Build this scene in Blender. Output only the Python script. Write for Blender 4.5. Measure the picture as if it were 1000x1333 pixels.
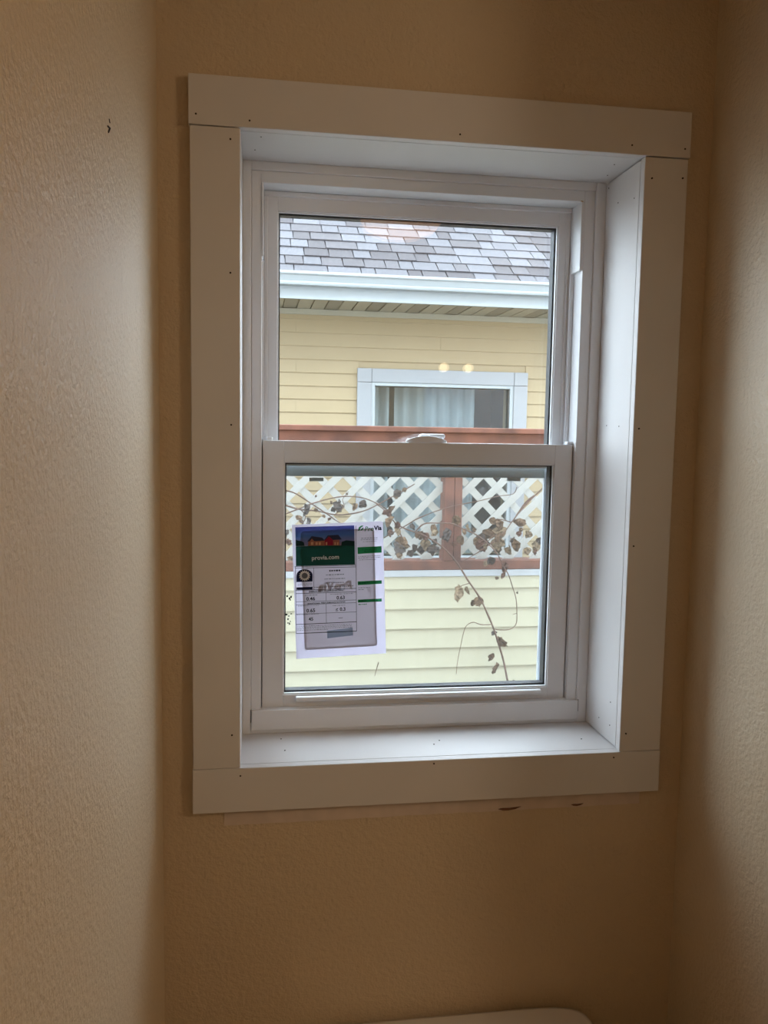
import bpy, bmesh, math, random
from mathutils import Vector, Matrix, Euler

random.seed(7)
scene = bpy.context.scene
for o in list(bpy.data.objects):
    bpy.data.objects.remove(o, do_unlink=True)
COL = scene.collection

# ------------------------------------------------------------------ camera, sky, exposure
K = 0.9            # window units -> metres
Z0 = 1.116         # height of the underside of the window casing above the floor
FPX = 1078.69      # focal length in pixels of the 1000 px wide frame
cam_data = bpy.data.cameras.new('camera')
cam = bpy.data.objects.new('camera', cam_data)
COL.objects.link(cam)
cam.location = (K * 0.11159, K * -1.38519, K * 0.6479 + Z0)
cam.rotation_euler = (1.47756, -0.01617, -0.14734)
cam_data.sensor_fit = 'HORIZONTAL'
cam_data.sensor_width = 36.0
cam_data.lens = 36.0 * FPX / 1000.0
cam_data.clip_start = 0.01
scene.camera = cam

SKY = 10.5
world = bpy.data.worlds.new('overcast_sky')
scene.world = world
world.use_nodes = True
bg = world.node_tree.nodes['Background']
bg.inputs[0].default_value = (0.82, 0.93, 1.06, 1)
bg.inputs[1].default_value = SKY

BULB = 5.0        # radiance of the vanity bulbs
FILL = 14.0        # radiance of the unseen globe added as warm fill
scene.view_settings.view_transform = 'Standard'
scene.view_settings.look = 'None'
scene.view_settings.gamma = 1.0
scene.view_settings.exposure = 0.0
scene.view_settings.use_curve_mapping = False
scene.cycles.max_bounces = 10
scene.cycles.diffuse_bounces = 6
scene.cycles.glossy_bounces = 3
scene.cycles.transparent_max_bounces = 24
scene.cycles.sample_clamp_indirect = 8.0
scene.cycles.caustics_reflective = False
scene.cycles.caustics_refractive = False

# light portal in the window opening: it gives off no light of its own, it only tells the sampler where sky light enters the room
portal_data = bpy.data.lights.new('window_portal', 'AREA')
portal_data.shape = 'RECTANGLE'; portal_data.size = 0.62; portal_data.size_y = 0.95
portal_data.cycles.is_portal = True
portal = bpy.data.objects.new('window_portal', portal_data)
COL.objects.link(portal)
portal.location = (0.378, 0.275, 1.66); portal.rotation_euler = (-math.pi / 2, 0, 0)

# ------------------------------------------------------------------ pixel -> place helpers
CAM = cam.location.copy()
ROT = Euler(cam.rotation_euler, 'XYZ').to_matrix()
def ray(px, py):
    return ROT @ Vector(((px - 500.0) / FPX, -(py - 666.5) / FPX, -1.0))
def on_y(px, py, Y):
    d = ray(px, py)
    return CAM + d * ((Y - CAM.y) / d.y)
class Wall:
    """vertical plane through (0.36, Y) turned by phi: local u along it, v outwards to us, z up"""
    def __init__(s, Y, phi):
        s.o = Vector((0.36, Y, 0)); s.phi = phi
        s.ex = Vector((math.cos(phi), math.sin(phi), 0)); s.n = Vector((-math.sin(phi), math.cos(phi), 0))
    def hit(s, px, py, v=0.0):
        o = s.o + s.n * v
        d = ray(px, py); t = s.n.dot(o - CAM) / s.n.dot(d); q = CAM + d * t - s.o
        return Vector((q.dot(s.ex), v, q.z))

# ------------------------------------------------------------------ materials
def new_mat(name):
    m = bpy.data.materials.new(name); m.use_nodes = True
    nt = m.node_tree; b = nt.nodes['Principled BSDF']
    return m, nt, b
def mat(name, col, rough=0.5, vary=0.0, vscale=8.0, bump=0.0, bscale=80.0, col2=None, stretch=None, spec=0.5, metal=0.0, bdist=0.002):
    m, nt, b = new_mat(name)
    b.inputs['Base Color'].default_value = (*col, 1); b.inputs['Roughness'].default_value = rough
    b.inputs['Specular IOR Level'].default_value = spec; b.inputs['Metallic'].default_value = metal
    if vary or bump:
        tc = nt.nodes.new('ShaderNodeTexCoord'); vec = tc.outputs['Object']
        if stretch:
            mp = nt.nodes.new('ShaderNodeMapping'); mp.inputs['Scale'].default_value = stretch
            nt.links.new(vec, mp.inputs['Vector']); vec = mp.outputs['Vector']
        if vary:
            n = nt.nodes.new('ShaderNodeTexNoise'); n.inputs['Scale'].default_value = vscale; n.inputs['Detail'].default_value = 5
            nt.links.new(vec, n.inputs['Vector'])
            mx = nt.nodes.new('ShaderNodeMix'); mx.data_type = 'RGBA'
            c2 = col2 if col2 else tuple(c * (1 - vary) for c in col)
            mx.inputs['A'].default_value = (*col, 1); mx.inputs['B'].default_value = (*c2, 1)
            rp = nt.nodes.new('ShaderNodeMapRange'); rp.inputs['From Min'].default_value = 0.35; rp.inputs['From Max'].default_value = 0.65
            nt.links.new(n.outputs['Fac'], rp.inputs['Value'])
            nt.links.new(rp.outputs['Result'], mx.inputs['Factor']); nt.links.new(mx.outputs['Result'], b.inputs['Base Color'])
        if bump:
            n2 = nt.nodes.new('ShaderNodeTexNoise'); n2.inputs['Scale'].default_value = bscale; n2.inputs['Detail'].default_value = 3
            nt.links.new(vec, n2.inputs['Vector'])
            bp = nt.nodes.new('ShaderNodeBump'); bp.inputs['Strength'].default_value = bump; bp.inputs['Distance'].default_value = bdist
            nt.links.new(n2.outputs['Fac'], bp.inputs['Height']); nt.links.new(bp.outputs['Normal'], b.inputs['Normal'])
    return m
def tone_mat(name, cols, rough=0.8, island=False, noise=0.25, nscale=90.0):
    """one of several tones for each piece, picked at random"""
    m, nt, b = new_mat(name)
    b.inputs['Roughness'].default_value = rough; b.inputs['Specular IOR Level'].default_value = 0.2
    if island:
        src = nt.nodes.new('ShaderNodeNewGeometry').outputs['Random Per Island']
    else:
        src = nt.nodes.new('ShaderNodeObjectInfo').outputs['Random']
    cr = nt.nodes.new('ShaderNodeValToRGB'); cr.color_ramp.interpolation = 'CONSTANT'
    e = cr.color_ramp.elements
    while len(e) < len(cols): e.new(0.5)
    for i, c in enumerate(cols):
        e[i].position = i / len(cols); e[i].color = (*c, 1)
    nt.links.new(src, cr.inputs['Fac'])
    tc = nt.nodes.new('ShaderNodeTexCoord')
    n = nt.nodes.new('ShaderNodeTexNoise'); n.inputs['Scale'].default_value = nscale; n.inputs['Detail'].default_value = 2
    nt.links.new(tc.outputs['Object'], n.inputs['Vector'])
    mr = nt.nodes.new('ShaderNodeMapRange'); mr.inputs['From Min'].default_value = 0.3; mr.inputs['From Max'].default_value = 0.7
    mr.inputs['To Min'].default_value = 1 - noise; mr.inputs['To Max'].default_value = 1 + noise
    nt.links.new(n.outputs['Fac'], mr.inputs['Value'])
    mx = nt.nodes.new('ShaderNodeMix'); mx.data_type = 'RGBA'; mx.blend_type = 'MULTIPLY'; mx.inputs['Factor'].default_value = 1
    nt.links.new(cr.outputs['Color'], mx.inputs['A']); nt.links.new(mr.outputs['Result'], mx.inputs['B'])
    nt.links.new(mx.outputs['Result'], b.inputs['Base Color'])
    return m
def glass_mat(name, tint):
    m = bpy.data.materials.new(name); m.use_nodes = True
    nt = m.node_tree; nt.nodes.clear()
    out = nt.nodes.new('ShaderNodeOutputMaterial')
    tr = nt.nodes.new('ShaderNodeBsdfTransparent'); tr.inputs[0].default_value = (*tint, 1)
    gl = nt.nodes.new('ShaderNodeBsdfGlossy'); gl.inputs['Roughness'].default_value = 0.0
    lw = nt.nodes.new('ShaderNodeLayerWeight'); lw.inputs['Blend'].default_value = 0.5
    pw = nt.nodes.new('ShaderNodeMath'); pw.operation = 'POWER'; pw.inputs[1].default_value = 5
    ml = nt.nodes.new('ShaderNodeMath'); ml.operation = 'MULTIPLY_ADD'; ml.inputs[1].default_value = 0.96; ml.inputs[2].default_value = 0.04
    mx = nt.nodes.new('ShaderNodeMixShader')
    nt.links.new(lw.outputs['Facing'], pw.inputs[0]); nt.links.new(pw.outputs[0], ml.inputs[0])
    nt.links.new(ml.outputs[0], mx.inputs[0]); nt.links.new(tr.outputs[0], mx.inputs[1]); nt.links.new(gl.outputs[0], mx.inputs[2])
    nt.links.new(mx.outputs[0], out.inputs[0])
    return m
def sheet_mat(name, col, through, clear=0.0):
    """paper, cloth or wire mesh: reflects, lets light through scattered and partly straight"""
    m = bpy.data.materials.new(name); m.use_nodes = True
    nt = m.node_tree; nt.nodes.clear()
    out = nt.nodes.new('ShaderNodeOutputMaterial')
    d = nt.nodes.new('ShaderNodeBsdfDiffuse'); d.inputs[0].default_value = (*col, 1)
    t = nt.nodes.new('ShaderNodeBsdfTranslucent'); t.inputs[0].default_value = (*col, 1)
    mx = nt.nodes.new('ShaderNodeMixShader'); mx.inputs[0].default_value = through
    nt.links.new(d.outputs[0], mx.inputs[1]); nt.links.new(t.outputs[0], mx.inputs[2])
    last = mx
    if clear:
        tr = nt.nodes.new('ShaderNodeBsdfTransparent')
        m2 = nt.nodes.new('ShaderNodeMixShader'); m2.inputs[0].default_value = clear
        nt.links.new(mx.outputs[0], m2.inputs[1]); nt.links.new(tr.outputs[0], m2.inputs[2]); last = m2
    nt.links.new(last.outputs[0], out.inputs[0])
    return m
def glow_mat(name, col, strength):
    m = bpy.data.materials.new(name); m.use_nodes = True
    nt = m.node_tree; nt.nodes.clear()
    out = nt.nodes.new('ShaderNodeOutputMaterial'); e = nt.nodes.new('ShaderNodeEmission')
    e.inputs[0].default_value = (*col, 1); e.inputs[1].default_value = strength
    nt.links.new(e.outputs[0], out.inputs[0]); return m

M = {}
def wall_paint():
    m, nt, b = new_mat('textured_beige_wall_paint')
    b.inputs['Base Color'].default_value = (0.60, 0.49, 0.345, 1); b.inputs['Roughness'].default_value = 0.42
    b.inputs['Specular IOR Level'].default_value = 0.55
    tc = nt.nodes.new('ShaderNodeTexCoord')
    n = nt.nodes.new('ShaderNodeTexNoise'); n.inputs['Scale'].default_value = 150; n.inputs['Detail'].default_value = 3; n.inputs['Roughness'].default_value = 0.55
    n2 = nt.nodes.new('ShaderNodeTexNoise'); n2.inputs['Scale'].default_value = 38; n2.inputs['Detail'].default_value = 2
    nt.links.new(tc.outputs['Object'], n.inputs['Vector']); nt.links.new(tc.outputs['Object'], n2.inputs['Vector'])
    ad = nt.nodes.new('ShaderNodeMath'); ad.operation = 'MULTIPLY_ADD'; ad.inputs[1].default_value = 0.5
    nt.links.new(n2.outputs['Fac'], ad.inputs[0]); nt.links.new(n.outputs['Fac'], ad.inputs[2])
    bp = nt.nodes.new('ShaderNodeBump'); bp.inputs['Strength'].default_value = 0.8; bp.inputs['Distance'].default_value = 0.0026
    nt.links.new(ad.outputs[0], bp.inputs['Height']); nt.links.new(bp.outputs['Normal'], b.inputs['Normal'])
    return m
M['wall'] = wall_paint()
M['ceiling'] = mat('ceiling_paint', (0.6, 0.54, 0.45), 0.8, bump=0.3, bscale=120)
M['floor'] = mat('grey_vinyl_floor', (0.05, 0.04, 0.03), 0.5, vary=0.3, vscale=3)
M['trim'] = mat('white_primed_board', (0.68, 0.67, 0.675), 0.45, vary=0.05, vscale=5, bump=0.04, bscale=60)
M['vinyl'] = mat('white_window_vinyl', (0.76, 0.775, 0.80), 0.35, vary=0.03, vscale=6)
M['hole'] = mat('dark_nail_hole', (0.02, 0.015, 0.012), 0.9)
M['spacer'] = mat('black_glass_spacer', (0.018, 0.022, 0.028), 0.5)
M['gap'] = mat('dark_joint_shadow', (0.05, 0.045, 0.04), 0.9)
M['glass'] = glass_mat('clear_window_glass', (0.985, 0.995, 0.99))
M['house_glass'] = glass_mat('house_window_glass', (0.84, 0.88, 0.89))
M['screen'] = sheet_mat('fine_insect_screen', (0.17, 0.178, 0.175), 0.5, clear=0.875)
M['rust'] = mat('rusty_stain', (0.50, 0.36, 0.22), 0.8)
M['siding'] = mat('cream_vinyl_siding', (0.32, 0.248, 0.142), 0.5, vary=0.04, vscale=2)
M['fence_siding'] = mat('pale_green_cream_siding', (0.46, 0.44, 0.325), 0.5, vary=0.05, vscale=3, bump=0.1, bscale=30, stretch=(14, 1, 1))
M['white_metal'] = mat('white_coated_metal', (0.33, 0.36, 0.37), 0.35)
M['soffit'] = mat('cream_soffit_vinyl', (0.31, 0.29, 0.22), 0.5)
M['soffit_vent'] = mat('perforated_cream_soffit', (0.27, 0.25, 0.19), 0.6, vary=0.25, vscale=160)
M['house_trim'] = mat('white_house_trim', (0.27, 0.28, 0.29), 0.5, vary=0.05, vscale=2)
M['lattice'] = mat('white_lattice_vinyl', (0.42, 0.425, 0.40), 0.45, vary=0.06, vscale=6)
M['redwood'] = mat('red_brown_stained_wood', (0.185, 0.070, 0.043), 0.7, vary=0.5, vscale=9, bump=0.4, bscale=40, stretch=(1, 1, 1), col2=(0.085, 0.034, 0.024))
M['fence_trim'] = mat('white_fence_trim', (0.42, 0.45, 0.48), 0.5, vary=0.05, vscale=2)
M['screen_side'] = mat('pale_grey_screen_side', (0.40, 0.43, 0.46), 0.5)
M['screen_bar'] = mat('backlit_screen_bar', (0.22, 0.245, 0.24), 0.5)  # top bar and tabs: backlit shade put into the colour
M['curtain'] = sheet_mat('pale_blue_grey_curtain', (0.50, 0.53, 0.535), 0.35)
M['dark_room'] = mat('dark_room_inside', (0.10, 0.105, 0.12), 0.9)
M['ground'] = mat('grey_gravel_ground', (0.22, 0.2, 0.18), 0.95, vary=0.4, vscale=20, bump=0.5, bscale=30)
M['stem'] = mat('dry_vine_bark', (0.13, 0.07, 0.05), 0.85, vary=0.4, vscale=60)
M['shingle'] = tone_mat('grey_violet_shingle', [(0.062, 0.056, 0.059), (0.090, 0.087, 0.094), (0.054, 0.048, 0.051), (0.098, 0.095, 0.103), (0.072, 0.066, 0.070), (0.084, 0.081, 0.088)], island=False)
M['shingle_far'] = tone_mat('grey_violet_shingle_field', [(0.062, 0.056, 0.059), (0.090, 0.087, 0.094), (0.054, 0.048, 0.051), (0.098, 0.095, 0.103), (0.072, 0.066, 0.070), (0.084, 0.081, 0.088)], island=True)
M['leaf'] = tone_mat('dry_brown_leaf', [(0.11, 0.07, 0.045), (0.05, 0.038, 0.032), (0.14, 0.09, 0.055), (0.07, 0.058, 0.054), (0.10, 0.05, 0.036), (0.17, 0.125, 0.08)], island=False, noise=0.6, nscale=5)
M['porcelain'] = mat('white_porcelain', (0.74, 0.72, 0.70), 0.12)
M['chrome'] = mat('brushed_chrome', (0.7, 0.7, 0.7), 0.25, metal=1.0)
M['paper'] = sheet_mat('white_label_paper', (0.76, 0.74, 0.82), 0.68)
M['paper_back'] = sheet_mat('grey_label_backing', (0.76, 0.75, 0.73), 0.74)
M['paper_edge'] = sheet_mat('grey_label_backing_edge', (0.45, 0.45, 0.45), 0.6)

# ------------------------------------------------------------------ mesh helpers
class MB:
    def __init__(s): s.v = []; s.f = []
    def add(s, vs, fs):
        n = len(s.v); s.v += [tuple(v) for v in vs]; s.f += [tuple(i + n for i in f) for f in fs]; return s
    def box(s, x0, x1, y0, y1, z0, z1):
        if x0 > x1: x0, x1 = x1, x0
        if y0 > y1: y0, y1 = y1, y0
        if z0 > z1: z0, z1 = z1, z0
        return s.add([(x0, y0, z0), (x1, y0, z0), (x1, y1, z0), (x0, y1, z0), (x0, y0, z1), (x1, y0, z1), (x1, y1, z1), (x0, y1, z1)],
                     [(0, 3, 2, 1), (4, 5, 6, 7), (0, 1, 5, 4), (1, 2, 6, 5), (2, 3, 7, 6), (3, 0, 4, 7)])
    def ubox(s, x0, x1, y0, y1, z0, z1):     # window units
        return s.box(K * x0, K * x1, K * y0, K * y1, K * z0 + Z0, K * z1 + Z0)
    def extrude_x(s, prof, x0, x1):          # closed profile of (y, z), counter-clockwise seen from -x
        n = len(prof)
        vs = [(x0, y, z) for y, z in prof] + [(x1, y, z) for y, z in prof]
        fs = [(i, (i + 1) % n, n + (i + 1) % n, n + i) for i in range(n)]
        fs += [tuple(range(n - 1, -1, -1)), tuple(range(n, 2 * n))]
        return s.add(vs, fs)
    def tube(s, pts, rad, seg=6):
        pts = [Vector(p) for p in pts]; n = len(pts)
        rr = rad if isinstance(rad, (list, tuple)) else [rad] * n
        vs = []; fs = []
        for i, p in enumerate(pts):
            d = (pts[min(i + 1, n - 1)] - pts[max(i - 1, 0)]).normalized()
            a = d.orthogonal().normalized() if i == 0 else (a - d * a.dot(d)).normalized()
            b = d.cross(a)
            for k in range(seg):
                t = 2 * math.pi * k / seg
                vs.append(p + (a * math.cos(t) + b * math.sin(t)) * rr[i])
        for i in range(n - 1):
            for k in range(seg):
                k2 = (k + 1) % seg
                fs.append((i * seg + k, i * seg + k2, (i + 1) * seg + k2, (i + 1) * seg + k))
        fs.append(tuple(range(seg - 1, -1, -1))); fs.append(tuple((n - 1) * seg + k for k in range(seg)))
        return s.add(vs, fs)
    def rings(s, rings, cap=True):           # list of equal-length vertex loops
        n = len(rings[0]); vs = [v for r in rings for v in r]; fs = []
        for i in range(len(rings) - 1):
            for k in range(n):
                k2 = (k + 1) % n
                fs.append((i * n + k, i * n + k2, (i + 1) * n + k2, (i + 1) * n + k))
        if cap:
            fs.append(tuple(range(n - 1, -1, -1))); fs.append(tuple((len(rings) - 1) * n + k for k in range(n)))
        return s.add(vs, fs)
    def mesh(s, name):
        me = bpy.data.meshes.new(name); me.from_pydata(s.v, [], s.f)
        bm = bmesh.new(); bm.from_mesh(me); bmesh.ops.recalc_face_normals(bm, faces=bm.faces[:]); bm.to_mesh(me); bm.free()
        me.update(); return me
    def build(s, name, m, parent=None, bevel=0.0, smooth=False, seg=2):
        me = s.mesh(name); me.materials.append(M[m] if isinstance(m, str) else m)
        return link(name, me, parent, bevel, smooth, seg)
def link(name, me, parent=None, bevel=0.0, smooth=False, seg=2):
    o = bpy.data.objects.new(name, me); COL.objects.link(o)
    if parent: o.parent = parent
    if smooth:
        for p in me.polygons: p.use_smooth = True
    if bevel:
        b = o.modifiers.new('bevel', 'BEVEL'); b.width = bevel; b.segments = seg; b.limit_method = 'ANGLE'; b.angle_limit = math.radians(40)
    return o
def empty(name, loc=(0, 0, 0), rz=0.0, parent=None):
    o = bpy.data.objects.new(name, None); COL.objects.link(o); o.location = loc; o.rotation_euler = (0, 0, rz); o.empty_display_size = 0.1
    if parent: o.parent = parent
    return o
def tag(o, label, cat, group=None, kind=None):
    o['label'] = label; o['category'] = cat
    if group: o['group'] = group
    if kind: o['kind'] = kind
    return o
def struct(o, label, cat):
    return tag(o, label, cat, kind='structure')
def disc(name, c, r, normal, m, parent, depth=0.0006, seg=8):
    n = Vector(normal).normalized(); a = n.orthogonal().normalized(); b = n.cross(a); c = Vector(c)
    top = [c + n * depth + (a * math.cos(2 * math.pi * k / seg) + b * math.sin(2 * math.pi * k / seg)) * r for k in range(seg)]
    bot = [p - n * depth * 2 for p in top]
    return MB().rings([bot, top]).build(name, m, parent)

# ------------------------------------------------------------------ the room
XL, XR, YW = K * -0.0518, K * 0.8913, K * 0.018       # left wall, right wall, window wall faces
CEIL, YB, XB = 2.44, -2.7, 2.3
HX0, HX1, HZ0, HZ1 = 0.0788, 0.7612, 0.0776, 1.1298   # opening in window units
WT = K * 0.262                                         # outer face of the window wall
J = 0.018
hx0, hx1, hz0, hz1 = K * (HX0 - J), K * (HX1 + J), K * (HZ0 - J) + Z0, K * (HZ1 + J) + Z0
wb = MB()
wb.box(XL - 0.12, hx0, YW, WT, 0, CEIL); wb.box(hx1, XB + 0.12, YW, WT, 0, CEIL)
wb.box(hx0, hx1, YW, WT, 0, hz0); wb.box(hx0, hx1, YW, WT, hz1, CEIL)
wall_back = struct(wb.build('wall_back', 'wall'), 'textured beige wall around the window', 'wall')
wall_left = struct(MB().box(XL - 0.12, XL, YB, YW, 0, CEIL).build('wall_left', 'wall'), 'textured beige wall close on the left, lit by the window', 'wall')
wall_right = struct(MB().box(XR, XR + 0.11, -0.40, YW, 0, CEIL).build('wall_right', 'wall'), 'textured beige partition wall right of the window', 'wall')
struct(MB().box(XB, XB + 0.12, YB, YW, 0, CEIL).build('wall_far_right', 'wall'), 'beige wall of the bathroom behind the partition', 'wall')
struct(MB().box(XL - 0.12, XB + 0.12, YB - 0.12, YB, 0, CEIL).build('wall_front', 'wall'), 'beige wall facing the window behind the camera', 'wall')
struct(MB().box(XL - 0.12, XB + 0.12, YB - 0.12, WT, -0.1, 0).build('floor', 'floor'), 'dull grey bathroom floor', 'floor')
struct(MB().box(XL - 0.12, XB + 0.12, YB - 0.12, WT, CEIL, CEIL + 0.1).build('ceiling', 'ceiling'), 'plain light bathroom ceiling', 'ceiling')
ow = MB()
ow.box(-5, 7, YB - 0.12, WT, CEIL + 0.1, 5.6); ow.box(-5, XL - 0.12, WT - 0.2, WT, -0.12, CEIL + 0.1); ow.box(XB + 0.12, 7, WT - 0.2, WT, -0.12, CEIL + 0.1)  # first box: unseen upper storey, added to cut sky light between the houses
struct(ow.build('wall_exterior', 'trim'), 'outer walls of the house the window belongs to, with an unseen upper floor added to hold back sky light', 'wall')
# a scrape on the left wall
def on_x(px, py, X):
    d = ray(px, py); return CAM + d * ((X - CAM.x) / d.x)
for (a, b_, w) in (((142, 155), (143, 160), 0.0007), ((140, 164), (143, 167), 0.0009), ((143, 167), (141, 172), 0.0011)):
    MB().tube([on_x(*a, XL + 0.0003), on_x(*b_, XL + 0.0003)], w, 5).build('scratch', 'hole', wall_left)
# strip of torn paint where the old trim sat, under the casing
W, H = 0.84, 1.20644
c1, c2 = on_y(292, 1066, YW), on_y(832, 1036, YW)
zt = Z0 + 0.002
ridge = []; n = 40
for i in range(n + 1):
    t = i / n; x = c1.x + (c2.x - c1.x) * t
    ridge.append((x, on_y(292 + 540 * t, 1074 - 29 * t, YW).z + random.uniform(-0.0008, 0.0008)))
vs = [(x, YW - 0.0016, zt) for x, z in ridge] + [(x, YW - 0.0016, z) for x, z in ridge] + [(x, YW + 0.001, z - 0.0012) for x, z in ridge]
fs = [(i, i + 1, n + 2 + i, n + 1 + i) for i in range(n)] + [(n + 1 + i, n + 2 + i, 2 * n + 3 + i, 2 * n + 2 + i) for i in range(n)]
M['old_paint'] = mat('old_wall_paint_edge', (0.66, 0.56, 0.49), 0.5, vary=0.1, vscale=40)
M['torn'] = mat('torn_drywall_paper', (0.20, 0.10, 0.065), 0.9, vary=0.3, vscale=90)
MB().add(vs, fs).build('paint_strip', 'old_paint', wall_back)
for (a, b_, th) in (((648, 1053.5), (678, 1051), 4), ((743, 1047.5), (759, 1046.5), 3)):
    pa, pb = on_y(*a, YW), on_y(*b_, YW); h_ = th * 0.0011
    pts_ = [(0, 0.3), (0.2, 0.55), (0.5, 0.4), (1, 0.6), (0.75, -0.2), (0.45, -0.5), (0.2, -0.35)]
    lo = [Vector((pa.x + (pb.x - pa.x) * u, YW - 0.0014, pa.z + (pb.z - pa.z) * u + w * h_)) for u, w in pts_]
    hi = [p + Vector((0, -0.0012, 0)) for p in lo]
    MB().rings([lo, hi]).build('paint_chip', 'torn', wall_back)

# ------------------------------------------------------------------ casing boards and jamb boards
def board(name, *a, bev=0.0012):
    return MB().ubox(*a).build(name, 'trim', None, bevel=bev)
t_head = struct(board('trim_1', -0.002, W + 0.003, 0, 0.018, HZ1, H), 'white head casing board over the window', 'trim')
t_left = struct(board('trim_2', 0, HX0, 0.0008, 0.018, HZ0 + 0.0004, HZ1 - 0.0014), 'white casing board left of the window', 'trim')
t_right = struct(board('trim_3', HX1, W, 0.0008, 0.018, HZ0 + 0.0006, HZ1 - 0.0016), 'white casing board right of the window', 'trim')
t_sill = struct(board('trim_4', -0.001, W + 0.001, 0, 0.018, 0, HZ0), 'white casing board under the window', 'trim')
JD = 0.163
j_head = struct(board('trim_5', HX0 - J, HX1 + J, 0.0184, JD + 0.004, HZ1, HZ1 + J, bev=0.0006), 'white jamb board over the window recess', 'trim')
j_left = struct(board('trim_6', HX0 - J, HX0, 0.0184, JD + 0.004, HZ0, HZ1 - 0.0012, bev=0.0006), 'white jamb board on the left of the window recess', 'trim')
j_right = struct(board('trim_7', HX1, HX1 + J, 0.0186, JD + 0.004, HZ0 + 0.0024, HZ1 - 0.0026, bev=0.0006), 'white jamb board on the right of the window recess', 'trim')
j_sill = struct(board('trim_8', HX0 - J, HX1 + J, 0.0184, JD + 0.004, HZ0 - J, HZ0, bev=0.0006), 'white sill board at the bottom of the window recess', 'trim')
# nail holes: casing face
for b_, lst in ((t_head, [(255, 148), (325, 157), (599, 175), (823, 189), (892, 194)]),
                (t_left, [(300, 181), (300, 355), (301, 553), (302, 957)]),
                (t_right, [(849, 232), (889, 232), (832, 558), (825, 711), (815, 955)]),
                (t_sill, [(313, 1010), (565, 994), (799, 986)])):
    for p in lst:
        disc('nail_hole', on_y(*p, 0.0), 0.0014, (0, -1, 0), 'hole', b_)
def on_z(px, py, Z):
    d = ray(px, py); return CAM + d * ((Z - CAM.z) / d.z)
for p in [(340, 178), (332, 195), (800, 214), (791, 228)]:
    disc('nail_hole', on_z(*p, K * HZ1 + Z0), 0.0011, (0, 0, -1), 'hole', j_head)
for p in [(793, 245), (805, 264), (826, 258), (790, 554), (806, 555), (795, 914), (780, 934), (794, 944)]:
    disc('nail_hole', on_x(*p, K * HX1), 0.0011, (-1, 0, 0), 'hole', j_right)
for p in [(371, 977), (366, 962), (565, 969), (572, 964), (757, 962)]:
    disc('nail_hole', on_z(*p, K * HZ0 + Z0), 0.0012, (0, 0, 1), 'hole', j_sill)

# ------------------------------------------------------------------ the window unit
win = struct(empty('window_1', (K * 0.42, K * JD, K * HZ0 + Z0)), 'white vinyl single-hung window with two sashes', 'window')
WINV = Matrix.Translation(-win.location)
def wpart(mb, name, m, parent=None, bevel=0.0, smooth=False):
    o = mb.build(name, m, None, bevel, smooth)
    par = parent or win
    o.parent = par
    o.matrix_parent_inverse = par.matrix_world.inverted() if par is not win else WINV
    return o
FX0, FX1, FZ0, FZ1 = HX0, HX1, HZ0, HZ1
RX0, RX1, RZ1 = 0.1165, 0.7145, 1.094                   # inner edge of the frame face
YU = 0.219                                              # face of the upper sash
YO = 0.300                                              # outer end of the unit
def frame_member(name, *boxes, bev=0.0012):
    mb = MB()
    for b_ in boxes: mb.ubox(*b_)
    return wpart(mb, name, 'vinyl', bevel=bev)
# outer flange lip and inner frame face (a small step between them)
frame_member('frame_flange', (FX0, 0.0945, 0.160, 0.19, FZ0, FZ1))
frame_member('frame_flange', (0.741, FX1, 0.160, 0.19, FZ0, FZ1))
frame_member('frame_flange', (0.0945, 0.741, 0.160, 0.19, 1.1145, FZ1))
frame_member('frame_jamb', (0.0945, 0.1138, 0.1645, YO, 0.10, 1.1145))
frame_member('frame_jamb', (0.7205, 0.741, 0.1645, YO, 0.10, 1.1145))
frame_member('frame_head', (0.1105, 0.7205, 0.1645, YO, RZ1, 1.1145))
zl = (on_y(341, 333, K * 0.165).z - Z0) / K; zr = (on_y(755, 352, K * 0.165).z - Z0) / K
frame_member('track_cover', (0.1105, RX0, 0.1645, YU + 0.002, zl, RZ1), bev=0.0008)
frame_member('track_cover', (RX1, 0.7205, 0.1645, YU + 0.002, zr, RZ1), bev=0.0008)
frame_member('parting_stop', (0.1105, 0.1175, 0.206, YU, 0.098, zl), bev=0.0008)
frame_member('parting_stop', (0.7135, 0.7205, 0.206, YU, 0.098, zr), bev=0.0008)
frame_member('frame_sill', (FX0, FX1, 0.1615, YO, FZ0, 0.098), (0.0958, 0.7428, 0.1565, 0.186, 0.085, 0.1245), bev=0.0015)
frame_member('sill_slope', (0.1, 0.735, 0.186, 0.216, 0.09, 0.1215), (0.1, 0.735, 0.216, YO, 0.09, 0.112))
for x in (0.0948, 0.7434):
    wpart(MB().ubox(x - 0.0006, x + 0.0006, 0.1590, 0.1605, 0.1005, 0.1250), 'sill_joint', 'gap')
rs = [Vector((K * (0.7150 + r_ * math.cos(a_)), K * 0.1642, K * (1.0945 + 0.7 * r_ * math.sin(a_)) + Z0)) for a_, r_ in ((0.2, 0.0030), (1.1, 0.0018), (2.0, 0.0024), (3.0, 0.0042), (4.0, 0.0016), (5.2, 0.0022))]
wpart(MB().rings([rs, [p - Vector((0, 0.0002, 0)) for p in rs]]), 'rust_stain', 'rust')

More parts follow.
